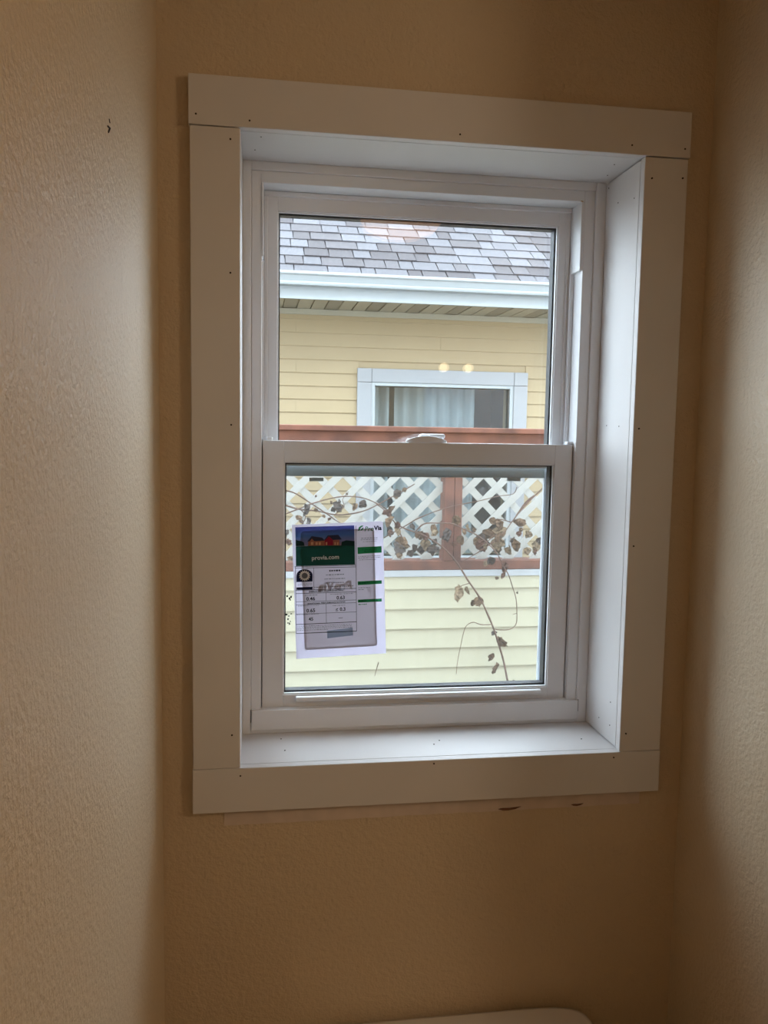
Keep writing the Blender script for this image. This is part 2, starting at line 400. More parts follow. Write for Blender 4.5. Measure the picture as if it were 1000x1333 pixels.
def sash(name, x0, x1, z0, z1, gx0, gx1, gz0, gz1, y0, y1, bead):
    """stiles and rails round an insulated pane; y0 the room face, y1 the outer face"""
    s = empty(name, (0, 0, 0)); s.parent = win; s.matrix_parent_inverse = WINV
    for nm, b_ in (('stile', (x0, gx0, y0, y1, z0, z1)), ('stile', (gx1, x1, y0, y1, z0, z1)),
                   ('rail', (gx0, gx1, y0, y1, gz1, z1)), ('rail', (gx0, gx1, y0, y1, z0, gz0))):
        o = MB().ubox(*b_).build(nm, 'vinyl', s, bevel=0.0008)
    e = bead; ya = y0 + 0.006
    yb = ya + 0.027
    for nm, b_ in (('glazing_bead', (gx0, gx0 + e, ya - 0.003, ya + 0.004, gz0, gz1)), ('glazing_bead', (gx1 - e, gx1, ya - 0.003, ya + 0.004, gz0, gz1)),
                   ('glazing_bead', (gx0, gx1, ya - 0.003, ya + 0.004, gz1 - e, gz1)), ('glazing_bead', (gx0, gx1, ya - 0.003, ya + 0.004, gz0, gz0 + e))):
        MB().ubox(*b_).build(nm, 'vinyl', s, bevel=0.0005)
    q = 0.0048
    sb = MB()
    for b_ in ((gx0, gx0 + q, ya + 0.007, yb, gz0, gz1), (gx1 - q, gx1, ya + 0.007, yb, gz0, gz1),
               (gx0 + q, gx1 - q, ya + 0.007, yb, gz1 - q, gz1), (gx0 + q, gx1 - q, ya + 0.007, yb, gz0, gz0 + q)):
        sb.ubox(*b_)
    sb.build('spacer_bar', 'spacer', s)
    for y in (ya + 0.004, yb):
        MB().ubox(gx0 + 0.001, gx1 - 0.001, y, y + 0.003, gz0 + 0.001, gz1 - 0.001).build('glass_pane', 'glass', s)
    return s
lower = sash('lower_sash', 0.1158, 0.7185, 0.1225, 0.6335, 0.1552, 0.6830, 0.1475, 0.5945, 0.1755, 0.212, 0.0022)
upper = sash('upper_sash', 0.1100, 0.7210, 0.585, 1.0935, 0.1425, 0.6905, 0.6235, 1.0605, YU, 0.258, 0.0022)
for b_ in ((0.1175, 0.7135, YU - 0.0075, YU + 0.001, 1.0855, 1.0935),
           (0.1175, 0.1245, YU - 0.0025, YU + 0.001, 0.64, 1.0855), (0.7065, 0.7135, YU - 0.0025, YU + 0.001, 0.64, 1.0855)):
    MB().ubox(*b_).build('sash_edge_lip', 'vinyl', upper, bevel=0.0008)
# lift rail on the lower sash
lr = MB()
prof = [(0.1755, 0.1345), (0.168, 0.1352), (0.1648, 0.1385), (0.1648, 0.1420), (0.1665, 0.1445), (0.1755, 0.1450)]
lr.extrude_x([(K * y, K * z + Z0) for y, z in prof], K * 0.1800, K * 0.6680)
lr.build('lift_rail', 'vinyl', lower, bevel=0.0008)
# sash lock on the meeting rail: base, drum and swept lever
cx = K * 0.4275; zt = K * 0.6335 + Z0; yl = K * 0.196
base = []
for z, gx, gy in ((0, 1, 1), (0.004, 1, 1), (0.007, 0.92, 0.8)):
    base.append([Vector((cx + gx * 0.034 * math.copysign(abs(math.cos(t)) ** 0.5, math.cos(t)), yl + gy * 0.011 * math.copysign(abs(math.sin(t)) ** 0.6, math.sin(t)), zt + z)) for t in [2 * math.pi * k / 24 for k in range(24)]])
MB().rings(base).build('lock_base', 'vinyl', lower, smooth=False)
dome = []
for z, r in ((0.005, 0.0115), (0.011, 0.0112), (0.014, 0.009), (0.0152, 0.005)):
    dome.append([Vector((cx - 0.002 + r * math.cos(2 * math.pi * k / 16), yl + r * math.sin(2 * math.pi * k / 16) * 0.9, zt + z)) for k in range(16)])
MB().rings(dome).build('lock_drum', 'vinyl', lower, smooth=True)
lev = []
for i in range(13):
    t = i / 12; x = cx - 0.036 + 0.072 * t; h = 0.0035 + 0.0085 * math.sin(math.pi * t) ** 0.8; y = yl - 0.010 - 0.008 * math.sin(math.pi * t)
    lev.append([Vector((x, y - 0.0018, zt + 0.0005)), Vector((x, y + 0.004, zt + 0.0005)), Vector((x, y + 0.0045, zt + h)), Vector((x, y - 0.0012, zt + h))])
MB().rings(lev).build('lock_lever', 'vinyl', lower, bevel=0.0008)
MB().box(cx - 0.006, cx + 0.036, yl + 0.004, yl + 0.016, zt + 0.007, zt + 0.0155).build('lock_keeper', 'vinyl', lower, bevel=0.003)
for x in (0.128, 0.715):
    MB().ubox(x - 0.006, x + 0.006, 0.181, 0.200, 0.6335, 0.640).build('tilt_latch', 'vinyl', lower, bevel=0.0015)
# half insect screen outside the lower sash
scr = empty('insect_screen'); scr.parent = win; scr.matrix_parent_inverse = WINV
zs1 = (on_y(540, 621, K * 0.275).z - Z0) / K
xs1 = on_y(703, 760, K * 0.275).x / K
for b_ in ((0.118, xs1, 0.270, 0.280, zs1, zs1 + 0.03), (0.118, xs1 + 0.026, 0.270, 0.280, 0.112, 0.128), (0.112, 0.128, 0.270, 0.280, 0.128, zs1), (xs1, xs1 + 0.026, 0.270, 0.280, 0.128, zs1 + 0.03)):
    MB().ubox(*b_).build('screen_frame', 'screen_bar' if b_[5] > 0.5 and b_[1] - b_[0] > 0.3 else 'screen_side', scr, bevel=0.001)
MB().ubox(0.128, xs1, 0.2748, 0.2752, 0.128, zs1).build('screen_mesh', 'screen', scr)
for px in (412, 669):
    c = on_y(px, 624, K * 0.272)
    MB().box(c.x - 0.013, c.x + 0.013, K * 0.270, K * 0.276, c.z - 0.0035, c.z + 0.003).build('pull_tab', 'screen_bar', scr, bevel=0.0008)

# ------------------------------------------------------------------ label stuck to the lower pane
YS = K * (0.1755 + 0.0100) - 0.0009
def crop(cx_, cy_):                              # position on the sheet from a 6.664x enlargement of the photograph
    return on_y(370 + cx_ / 6.664, 665 + cy_ / 6.664, YS)
P_tl, P_tr, P_br, P_bl = crop(78, 124), crop(858, 88), crop(882, 1238), crop(95, 1283)
ang = 0.5 * (math.atan2(P_tr.z - P_tl.z, P_tr.x - P_tl.x) + math.atan2(P_br.z - P_bl.z, P_br.x - P_bl.x))
cen = (P_tl + P_tr + P_br + P_bl) / 4
sticker = empty('window_label', cen); sticker.rotation_euler = (0, -ang, 0)
tag(sticker, 'printed energy label with a house picture stuck on the lower pane', 'label')
def SL(cx_, cy_):
    q = crop(cx_, cy_) - cen
    return (q.x * math.cos(ang) + q.z * math.sin(ang), -q.x * math.sin(ang) + q.z * math.cos(ang))
hw = 0.25 * (abs(SL(858, 88)[0] - SL(78, 124)[0]) + abs(SL(882, 1238)[0] - SL(95, 1283)[0]))
hh = 0.25 * (abs(SL(858, 88)[1] - SL(882, 1238)[1]) + abs(SL(78, 124)[1] - SL(95, 1283)[1]))
MB().box(-hw, hw, 0, 0.00015, -hh, hh).build('paper_sheet', 'paper', sticker)
def rrect(x0, x1, z0, z1, r, y, n=5):
    vs = []
    for (cx_, cz_, a0) in ((x1 - r, z1 - r, 0), (x0 + r, z1 - r, 90), (x0 + r, z0 + r, 180), (x1 - r, z0 + r, 270)):
        for k in range(n):
            a = math.radians(a0 + 90 * k / (n - 1)); vs.append(Vector((cx_ + r * math.cos(a), y, cz_ + r * math.sin(a))))
    return vs
bx0, bz1 = SL(143, 178); bx1, bz0 = SL(806, 1180)
bz0 = SL(480, 1190)[1]
MB().rings([rrect(bx0, bx1, bz0, bz1, 0.005, 0.0003), rrect(bx0, bx1, bz0, bz1, 0.005, 0.00045)]).build('backing_sheet', 'paper_back', sticker)
r1 = rrect(bx0, bx1, bz0, bz1, 0.005, 0.0005); r2 = rrect(bx0 + 0.0035, bx1 - 0.0035, bz0 + 0.0035, bz1 - 0.0035, 0.003, 0.0005)
n_ = len(r1)
MB().add(r1 + r2, [(k, (k + 1) % n_, n_ + (k + 1) % n_, n_ + k) for k in range(n_)]).build('backing_edge', 'paper_edge', sticker)
def ink(name, col, through=0.35):
    if name not in M: M[name] = sheet_mat(name, col, through)
    return name
BLK = ink('black_ink', (0.02, 0.02, 0.025), 0.3); GRN = ink('green_ink', (0.03, 0.26, 0.09), 0.5); WHT = ink('white_ink', (0.95, 0.95, 0.93), 0.45)
NAVY = ink('navy_ink', (0.02, 0.025, 0.06), 0.3); GREYI = ink('grey_ink', (0.22, 0.23, 0.26), 0.45); PBLUE = ink('pale_blue_ink', (0.40, 0.50, 0.62), 0.55)
LAWN = ink('dark_green_ink', (0.02, 0.09, 0.065), 0.5); ROOF = ink('slate_ink', (0.05, 0.055, 0.09), 0.45); BRICK = ink('brick_ink', (0.42, 0.16, 0.10), 0.5)
REDI = ink('red_ink', (0.36, 0.03, 0.06), 0.5); LIT = ink('lit_window_ink', (0.75, 0.45, 0.25), 0.5); TREE = ink('tree_ink', (0.02, 0.05, 0.05), 0.4); SNOW = ink('pale_teal_ink', (0.25, 0.36, 0.42), 0.5)
def layer(k): return -0.00012 * k
def poly(name, pts, m, k=1):
    q = [SL(*p) for p in pts]; me = bpy.data.meshes.new(name)
    me.from_pydata([(x, layer(k), z) for x, z in q], [], [tuple(range(len(q)))]); me.materials.append(M[m]); return link(name, me, sticker)
def rect(name, a, b_, m, k=1, skew=True):
    # follows the tilt of the printed rows: 0.035 per pixel
    (x0, y0), (x1, y1) = a, b_
    return poly(name, [(x0, y0), (x1, y0 - 0.045 * (x1 - x0) * skew), (x1, y1), (x0, y1 + 0.045 * (x1 - x0) * skew)], m, k)
def line(name, x0, y0, x1, y1, w, m=BLK, k=2):
    d = Vector((x1 - x0, y1 - y0)).normalized(); nx, ny = -d.y * w / 2, d.x * w / 2
    return poly(name, [(x0 + nx, y0 + ny), (x1 + nx, y1 + ny), (x1 - nx, y1 - ny), (x0 - nx, y0 - ny)], m, k)
def text(name, s, cx_, cy_, width, m, k=3, mirror=False, shear=0.0, bold=0.0, parent=None, y=None):
    """width and centre in enlargement pixels"""
    cu = bpy.data.curves.new(name, 'FONT'); cu.body = s; cu.align_x = 'CENTER'; cu.align_y = 'CENTER'; cu.size = 1.0; cu.shear = shear; cu.offset = bold; cu.resolution_u = 2
    tmp = bpy.data.objects.new(name, cu); COL.objects.link(tmp)
    bpy.context.view_layer.update()
    dg = bpy.context.evaluated_depsgraph_get()
    me = bpy.data.meshes.new_from_object(tmp.evaluated_get(dg), depsgraph=dg)
    bpy.data.objects.remove(tmp, do_unlink=True); bpy.data.curves.remove(cu)
    xs = [v.co.x for v in me.vertices]; wd = max(xs) - min(xs); mid = (max(xs) + min(xs)) / 2
    a_, b2 = SL(cx_ - width / 2, cy_), SL(cx_ + width / 2, cy_)
    sc = abs(b2[0] - a_[0]) / wd; ox, oz = SL(cx_, cy_)
    ys = [v.co.y for v in me.vertices]; mz = (max(ys) + min(ys)) / 2
    for v in me.vertices:
        x = (v.co.x - mid) * sc * (-1 if mirror else 1); z = (v.co.y - mz) * sc
        v.co = Vector((ox + x, layer(k) if y is None else y, oz + z))
    me.name = name; me.materials.clear(); me.materials.append(M[m])
    return link(name, me, sticker)
# photograph panel: dusk sky, lawn and a house
def sky_print():
    m = sheet_mat('dusk_sky_print', (0.1, 0.15, 0.4), 0.5); nt = m.node_tree
    tc = nt.nodes.new('ShaderNodeTexCoord'); sx = nt.nodes.new('ShaderNodeSeparateXYZ'); nt.links.new(tc.outputs['Generated'], sx.inputs[0])
    cr = nt.nodes.new('ShaderNodeValToRGB'); e = cr.color_ramp.elements
    e[0].position = 0.0; e[0].color = (0.30, 0.22, 0.26, 1); e[1].position = 1.0; e[1].color = (0.09, 0.10, 0.38, 1)
    x = e.new(0.55); x.color = (0.08, 0.17, 0.36, 1)
    nt.links.new(sx.outputs['Z'], cr.inputs[0])
    for nd in nt.nodes:
        if nd.type in ('BSDF_DIFFUSE', 'BSDF_TRANSLUCENT'): nt.links.new(cr.outputs[0], nd.inputs[0])
    M['dusk_sky'] = m
sky_print()
poly('picture_sky', [(96, 142), (608, 126), (612, 305), (100, 312)], 'dusk_sky', 1)
poly('picture_lawn', [(100, 305), (612, 298), (614, 466), (102, 480)], LAWN, 2)
poly('picture_tree', [(100, 250), (120, 258), (150, 262), (172, 275), (176, 303), (100, 306)], TREE, 3)
poly('picture_tree', [(500, 268), (540, 255), (612, 262), (612, 305), (495, 300)], TREE, 3)
poly('picture_path', [(100, 303), (205, 299), (205, 306), (100, 311)], SNOW, 3)
poly('picture_wall', [(208, 262), (480, 250), (482, 298), (208, 303)], BRICK, 4)
poly('picture_roof', [(200, 266), (238, 218), (330, 232), (352, 258), (290, 262)], ROOF, 5)
poly('picture_roof', [(345, 255), (378, 212), (470, 206), (500, 248), (430, 252)], ROOF, 5)
poly('picture_gable', [(222, 266), (240, 240), (262, 264), (262, 300), (222, 302)], BRICK, 6)
poly('picture_gable', [(352, 256), (388, 222), (424, 252), (424, 297), (352, 300)], REDI, 6)
for x0, x1 in ((232, 254), (272, 290), (300, 318), (360, 374), (436, 448), (458, 470)):
    poly('picture_window', [(x0, 272), (x1, 271), (x1, 296), (x0, 297)], LIT, 7)
text('picture_lettering', 'provia.com', 358, 410, 236, WHT, 4, bold=0.02)
# frame lines of the rating table
L = line
for nm in ('table_rule',):
    L(nm, 92, 484, 622, 472, 4); L(nm, 100, 497, 622, 486, 4)
    L(nm, 622, 128, 628, 1045, 4); L(nm, 98, 484, 104, 1062, 4)
    L(nm, 104, 1064, 630, 1043, 5); L(nm, 102, 986, 628, 962, 5)
    L(nm, 102, 690, 624, 672, 4); L(nm, 102, 718, 624, 702, 4); L(nm, 102, 790, 626, 772, 3); L(nm, 103, 816, 626, 796, 3)
    L(nm, 103, 896, 626, 876, 3); L(nm, 256, 494, 258, 682, 3); L(nm, 363, 710, 364, 780, 3); L(nm, 364, 806, 366, 972, 3)
# round-topped seal with a sunburst
arch = [(106, 618), (106, 560)] + [(177 - 70 * math.cos(math.radians(a)), 560 - 54 * math.sin(math.radians(a))) for a in range(15, 180, 15)] + [(246, 556), (246, 612)]
poly('seal_ground', arch, NAVY, 2)
star = []
for k in range(32):
    r = 52 if k % 2 == 0 else 38
    star.append((178 + r * math.cos(math.pi * k / 16), 562 + r * 0.95 * math.sin(math.pi * k / 16)))
poly('seal_sunburst', star, WHT, 3)
poly('seal_disc', [(178 + 26 * math.cos(math.pi * k / 10), 562 + 25 * math.sin(math.pi * k / 10)) for k in range(20)], GREYI, 4)
poly('seal_bar', [(106, 664), (246, 658), (246, 682), (106, 686)], NAVY, 2)
random.seed(3)
def greek(x0, x1, y, h=5, m=GREYI):            # lines of print too small to read
    x = x0
    while x < x1:
        w = random.uniform(8, 22)
        line('fine_print', x, y - 0.04 * (x - x0), min(x + w, x1), y - 0.04 * (min(x + w, x1) - x0), h * random.uniform(0.6, 1.1), m, 2)
        x += w + random.uniform(4, 7)
greek(118, 238, 636, 4); greek(118, 238, 648, 4)
greek(392, 486, 520, 13, BLK); greek(362, 520, 556, 8); greek(350, 528, 592, 8); greek(362, 516, 626, 8); greek(262, 605, 664, 10)
text('table_heading', 'ENERGY PERFORMANCE RATINGS', 366, 694, 300, BLK, bold=0.03)
text('table_heading', 'ADDITIONAL PERFORMANCE RATINGS', 366, 797, 330, BLK, bold=0.03)
greek(180, 290, 733, 5); greek(400, 600, 724, 5); greek(120, 300, 826, 5); greek(420, 530, 822, 5); greek(110, 300, 902, 5)
for s, x, y, w in (('0.46', 230, 762, 76), ('0.63', 490, 752, 72), ('0.65', 231, 864, 76), ('\u2264 0.3', 489, 853, 86), ('45', 232, 938, 40), ('\u2014', 490, 928, 36)):
    text('rating_number', s, x, y, w, BLK, bold=0.025)
for y in (1002, 1014, 1026, 1038): greek(112, 590 if y < 1030 else 380, y, 4)
poly('pale_blue_patch', [(372, 1040), (594, 1012), (598, 1080), (374, 1106)], PBLUE, 1)
# right-hand column
text('logo_lettering', 'Pro', 738, 155, 80, GRN, shear=0.2, bold=0.012)
text('logo_lettering', 'Via', 812, 148, 68, NAVY, shear=0.0, bold=0.04)
poly('logo_leaf', [(640, 172), (648, 142), (672, 126), (690, 130), (664, 148), (656, 170)], GRN, 2)
poly('logo_leaf', [(662, 172), (670, 154), (688, 142), (688, 156), (674, 168)], GRN, 2)
greek(668, 810, 238, 5); greek(664, 815, 252, 5); greek(684, 800, 268, 5)
poly('green_band', [(636, 316), (844, 306), (846, 362), (638, 374)], GRN, 2)
greek(672, 800, 338, 4, BLK); greek(694, 780, 352, 4, BLK)
greek(642, 835, 396, 5); greek(642, 835, 410, 5); greek(650, 800, 426, 5)
poly('green_band', [(638, 612), (846, 602), (847, 632), (639, 644)], GRN, 2)
poly('green_band', [(639, 770), (846, 760), (847, 786), (640, 796)], GRN, 2)
greek(646, 735, 626, 8, BLK); greek(642, 745, 668, 6); greek(642, 690, 684, 5); greek(646, 720, 782, 8, BLK)
greek(644, 716, 812, 10, GRN)
text('reversed_lettering', 'ProVia', 440, 650, 290, NAVY, mirror=True, y=0.00025, bold=0.02)
text('reversed_lettering', 'P', 735, 690, 34, GREYI, mirror=True, y=0.00025)
# tiny printed stamp on the glass beside it
gs = empty('glass_stamp', on_y(376, 790, YS)); tag(gs, 'tiny dark maker marks on the glass left of the label', 'marking')
random.seed(5)
for (px, py) in ((374, 776), (377, 779), (379, 777), (378, 781), (373, 800), (376, 802), (379, 799), (375, 806), (378, 809), (377, 812), (375, 811)):
    c = on_y(px, py, YS + 0.0006) - gs.location; w = random.uniform(0.0008, 0.0016); h = random.uniform(0.0006, 0.002)
    o = MB().box(c.x - w, c.x + w, c.y - 0.0001, c.y + 0.0001, c.z - h, c.z + h).build('stamp_stroke', BLK, gs)

# ------------------------------------------------------------------ toilet under the window
def rr_loop(cx_, cy_, hx, hy, z, p=5.0, n=40):
    return [Vector((cx_ + hx * math.copysign(abs(math.cos(t)) ** (2 / p), math.cos(t)), cy_ + hy * math.copysign(abs(math.sin(t)) ** (2 / p), math.sin(t)), z)) for t in [2 * math.pi * k / n for k in range(n)]]
LZ = on_y(700, 1317, YW - 0.03).z
lx1 = on_y(764, 1320, YW - 0.03).x; lhx = 0.25; tcx = lx1 - lhx
tl_y = YW - 0.012 - 0.105
toilet = empty('toilet', (tcx, tl_y, 0)); tag(toilet, 'white toilet with its tank lid under the window', 'toilet')
TI = Matrix.Translation(-toilet.location)
def tpart(mb, name, m, smooth=True, parent=None):
    o = mb.build(name, m, parent or toilet, smooth=smooth)
    if parent is None: o.matrix_parent_inverse = TI
    return o
tl = [rr_loop(tcx, tl_y, lhx - 0.006, 0.099, LZ - 0.034, 7), rr_loop(tcx, tl_y, lhx, 0.105, LZ - 0.030, 7), rr_loop(tcx, tl_y, lhx, 0.105, LZ - 0.010, 7), rr_loop(tcx, tl_y, lhx - 0.004, 0.101, LZ - 0.003, 7), rr_loop(tcx, tl_y, lhx - 0.012, 0.093, LZ, 7)]
tpart(MB().rings(tl), 'tank_lid', 'porcelain')
tk = [rr_loop(tcx, tl_y + 0.003, lhx - 0.05, 0.082, 0.40, 6), rr_loop(tcx, tl_y + 0.002, lhx - 0.03, 0.092, 0.43, 6), rr_loop(tcx, tl_y, lhx - 0.012, 0.097, LZ - 0.034, 7)]
tpart(MB().rings(tk), 'tank', 'porcelain')
fl = MB().tube([(tcx - 0.17, tl_y - 0.092, LZ - 0.075), (tcx - 0.17, tl_y - 0.116, LZ - 0.075)], 0.011, 12); fl.tube([(tcx - 0.17, tl_y - 0.112, LZ - 0.075), (tcx - 0.09, tl_y - 0.116, LZ - 0.083)], [0.007, 0.005], 8)
tpart(fl, 'flush_lever', 'chrome')
by = tl_y - 0.30
bl = [rr_loop(tcx, by + 0.10, 0.11, 0.24, 0.0, 3), rr_loop(tcx, by + 0.10, 0.10, 0.22, 0.10, 3), rr_loop(tcx, by + 0.06, 0.12, 0.24, 0.22, 2.6), rr_loop(tcx, by + 0.02, 0.175, 0.27, 0.34, 2.4), rr_loop(tcx, by + 0.02, 0.185, 0.275, 0.385, 2.4), rr_loop(tcx, by + 0.02, 0.18, 0.27, 0.40, 2.4)]
tpart(MB().rings(bl), 'bowl', 'porcelain')
tpart(MB().rings([rr_loop(tcx, by, 0.183, 0.235, 0.40, 2.4), rr_loop(tcx, by, 0.187, 0.24, 0.408, 2.4), rr_loop(tcx, by, 0.183, 0.236, 0.418, 2.4)]), 'seat', 'porcelain')
tpart(MB().rings([rr_loop(tcx, by, 0.18, 0.232, 0.418, 2.4), rr_loop(tcx, by, 0.183, 0.236, 0.428, 2.4), rr_loop(tcx, by, 0.16, 0.21, 0.438, 2.4)]), 'seat_lid', 'porcelain')

# ------------------------------------------------------------------ lamps of the bathroom behind and an added fill globe
def mirrored(px, py, Y):
    """where the reflection seen in the upper pane at this pixel comes from, on the plane y = Y"""
    g = on_y(px, py, K * (YU + 0.01)); d = ray(px, py); d.y = -d.y
    return g + d * ((Y - g.y) / d.y)
b1, b2 = mirrored(579, 478, YB + 0.13), mirrored(611, 479, YB + 0.13)
vl = empty('vanity_light', ((b1.x + b2.x) / 2, YB, (b1.z + b2.z) / 2)); tag(vl, 'wall lamp with two warm glass bulbs behind the camera', 'wall lamp')
VI = Matrix.Translation(-vl.location)
M['bulb'] = glow_mat('warm_bulb_glow', (1.0, 0.72, 0.42), BULB)
o = MB().box(b1.x - 0.12, b2.x + 0.12, YB, YB + 0.02, b1.z - 0.055, b1.z + 0.055).build('back_plate', 'old_paint', vl, bevel=0.004); o.matrix_parent_inverse = VI
for b_ in (b1, b2):
    o = MB().tube([(b_.x, YB + 0.02, b_.z), (b_.x, YB + 0.085, b_.z)], 0.018, 12).build('socket', 'old_paint', vl); o.matrix_parent_inverse = VI
    rings = [[Vector((b_.x + 0.024 * math.sin(a) * math.cos(t), b_.y - 0.024 * math.cos(a), b_.z + 0.024 * math.sin(a) * math.sin(t))) for t in [2 * math.pi * k / 16 for k in range(16)]] for a in [math.pi * (i + 0.5) / 10 for i in range(10)]]
    o = MB().rings(rings).build('bulb', 'bulb', vl, smooth=True); o.matrix_parent_inverse = VI
# dim ceiling dome whose warm glow shows in the upper pane
g = on_y(522, 297, K * (YU + 0.01)); d = ray(522, 297); d.y = -d.y
cl = g + d * ((CEIL - 0.05 - g.z) / d.z)
M['dome'] = glow_mat('warm_dome_glow', (1.0, 0.5, 0.25), 2.2)
def dome_lamp(loc, label, m, R=0.15):
    dl = empty('ceiling_light', loc); tag(dl, label, 'ceiling lamp')
    def ring(r, z): return [Vector((r * R / 0.15 * math.cos(2 * math.pi * k / 32), r * R / 0.15 * math.sin(2 * math.pi * k / 32), z)) for k in range(32)]
    MB().rings([ring(0.15, -0.025), ring(0.15, 0)]).build('base_ring', 'chrome', dl)
    MB().rings([ring(*q) for q in ((0.02, -0.078), (0.08, -0.07), (0.12, -0.053), (0.138, -0.025))]).build('dome', m, dl, smooth=True)
dome_lamp((cl.x, cl.y, CEIL), 'dim round ceiling lamp with a warm glass dome', 'dome')
M['room_fill'] = glow_mat('warm_fill_glow', (1.0, 0.77, 0.53), FILL)
gl = empty('fill_light', (1.75, -1.5, CEIL)); tag(gl, 'unseen warm globe added past the partition as fill light', 'fill light')  # added for the warm fill, placed clear of the pane's reflections
MB().tube([(0, 0, 0), (0, 0, -0.02)], 0.06, 24).build('ceiling_plate', 'chrome', gl); MB().tube([(0, 0, -0.02), (0, 0, -0.10)], 0.008, 10).build('stem', 'chrome', gl)
MB().rings([[Vector((0.19 * math.sin(a_) * math.cos(t), 0.19 * math.sin(a_) * math.sin(t), -0.28 + 0.19 * math.cos(a_))) for t in [2 * math.pi * k / 32 for k in range(32)]] for a_ in [math.pi * (i + 0.4) / 15.8 for i in range(16)]]).build('fill_globe', 'room_fill', gl, smooth=True)

# ------------------------------------------------------------------ outside: ground
GZ = -0.12
struct(MB().box(-14, 16, WT + 0.001, 22, GZ - 0.2, GZ).build('ground', 'ground'), 'gravel ground between the two houses', 'ground')

# ------------------------------------------------------------------ fence: siding below, lattice above
FEN = Wall(K * 2.8 + 0.42, 0.012)
fence = empty('fence', FEN.o + Vector((0, 0, GZ)), FEN.phi)
tag(fence, 'fence of cream lap siding topped by white lattice and red-brown rails', 'fence')
def fz(z): return z - GZ
FU0, FU1 = -2.6, 2.6
railT = FEN.hit(540, 555.5).z; railB = railT - 0.082
midT = FEN.hit(650, 728.5).z; midB = FEN.hit(650, 740.5).z
row1 = FEN.hit(600, 765.5).z; row4 = FEN.hit(600, 842).z; EXP = (row1 - row4) / 3
def lap(name, wall_m, parent, u0, u1, zb, h, proud=0.016, v=0.0):
    prof = [(v, zb), (v - proud, zb), (v - proud - 0.001, zb + 0.004), (v - 0.004, zb + h + 0.006), (v, zb + h + 0.006)]
    return MB().extrude_x(prof, u0, u1).build(name, wall_m, parent)
zb = row1; k = 0
while zb > GZ + 0.01:
    off = (k % 3) * 0.9 - 0.3
    cuts = [FU0] + [c for c in (FU0 + 0.6 + off, FU0 + 4.26 + off) if c < FU1] + [FU1]
    for a, b_ in zip(cuts[:-1], cuts[1:]): lap('siding_plank', 'fence_siding', fence, a, b_ - 0.001, fz(zb), EXP)
    zb -= EXP; k += 1
bt = midB
MB().box(FU0, FU1, 0, 0.08, 0, fz(midB)).build('backing', 'lattice', fence)
MB().box(FU0, FU1, -0.0185, 0.08, fz(FEN.hit(650, 749).z), fz(midB)).build('trim_board', 'fence_trim', fence, bevel=0.003)
MB().box(FU0, FU1, -0.02, 0.085, fz(midB), fz(midT)).build('bottom_rail', 'redwood', fence, bevel=0.004)
MB().box(FU0, FU1, -0.045, 0.11, fz(railT - 0.028), fz(railT)).build('top_cap', 'redwood', fence, bevel=0.004)
MB().box(FU0, FU1, -0.02, 0.085, fz(railB), fz(railT - 0.028)).build('top_rail', 'redwood', fence, bevel=0.003)
pc = FEN.hit(577, 680).x, FEN.hit(600, 680).x
for du in (-3.66, -1.83, 0, 1.83):
    x0, x1 = pc[0] + du, pc[1] + du; s_ = x0 + (x1 - x0) * 0.55
    po = MB().box(x0, s_ - 0.001, -0.024, 0.08, fz(midT), fz(railB)).build('post', 'redwood', fence, bevel=0.003)
    MB().box(s_ + 0.001, x1, -0.020, 0.08, fz(midT), fz(railB)).build('post_board', 'redwood', po, bevel=0.003)
# lattice slats, two crossing layers, cut to the opening
ctr = FEN.hit(629, 634.4, 0.035); PITCH = 0.1016 * 1.035 * math.sqrt(2); SW = 0.0375
def slats(sgn, v):
    z0_, z1_ = midT - 0.01, railB + 0.01
    # slat centre lines: u - sgn*z = c ; openings centred on ctr, so slats lie half a pitch off
    c0 = ctr.x - sgn * ctr.z + PITCH / 2
    i0 = int((FU0 - 1 - c0) / PITCH) - 12; i1 = int((FU1 + 1 - c0) / PITCH) + 12
    hwid = SW / math.sqrt(2)
    for i in range(i0, i1):
        c = c0 + i * PITCH
        ua, ub = c + sgn * z0_, c + sgn * z1_
        if min(ua, ub) - hwid < FU0 or max(ua, ub) + hwid > FU1: continue
        vs = []
        for vv in (v - 0.003, v + 0.003):
            vs += [(ua - hwid, vv, fz(z0_)), (ua + hwid, vv, fz(z0_)), (ub + hwid, vv, fz(z1_)), (ub - hwid, vv, fz(z1_))]
        MB().add(vs, [(0, 1, 2, 3), (7, 6, 5, 4), (0, 4, 5, 1), (1, 5, 6, 2), (2, 6, 7, 3), (3, 7, 4, 0)]).build('lattice_slat', 'lattice', fence)
slats(1, 0.032); slats(-1, 0.039)

# ------------------------------------------------------------------ neighbouring house
HOU = Wall(K * 4.9 + 0.62, 0.012)
house = empty('house', HOU.o + Vector((0, 0, GZ)), HOU.phi)
tag(house, 'cream sided house with grey shingle roof across the fence', 'house')
HU0, HU1 = -2.6, 2.8
OV = 0.50                                               # eave overhang
fasB = HOU.hit(540, 393.5, -OV).z; gutT = HOU.hit(540, 360, -OV - 0.11).z; gutB = HOU.hit(540, 376.5, -OV - 0.11).z
r1_ = HOU.hit(362, 466.8).z; r5_ = HOU.hit(362, 536).z; HEXP = (r1_ - r5_) / 4
tTL, tTR = HOU.hit(465, 479), HOU.hit(686, 486)
tw = HOU.hit(484, 520).x - HOU.hit(465.5, 520).x; tzT = 0.5 * (tTL.z + tTR.z); th_ = tzT - HOU.hit(575, 500).z
wu0, wu1 = tTL.x, tTR.x; wzB = tzT - 1.55
zb = r1_ + 6 * HEXP
while zb > fasB: zb -= HEXP
k = 0
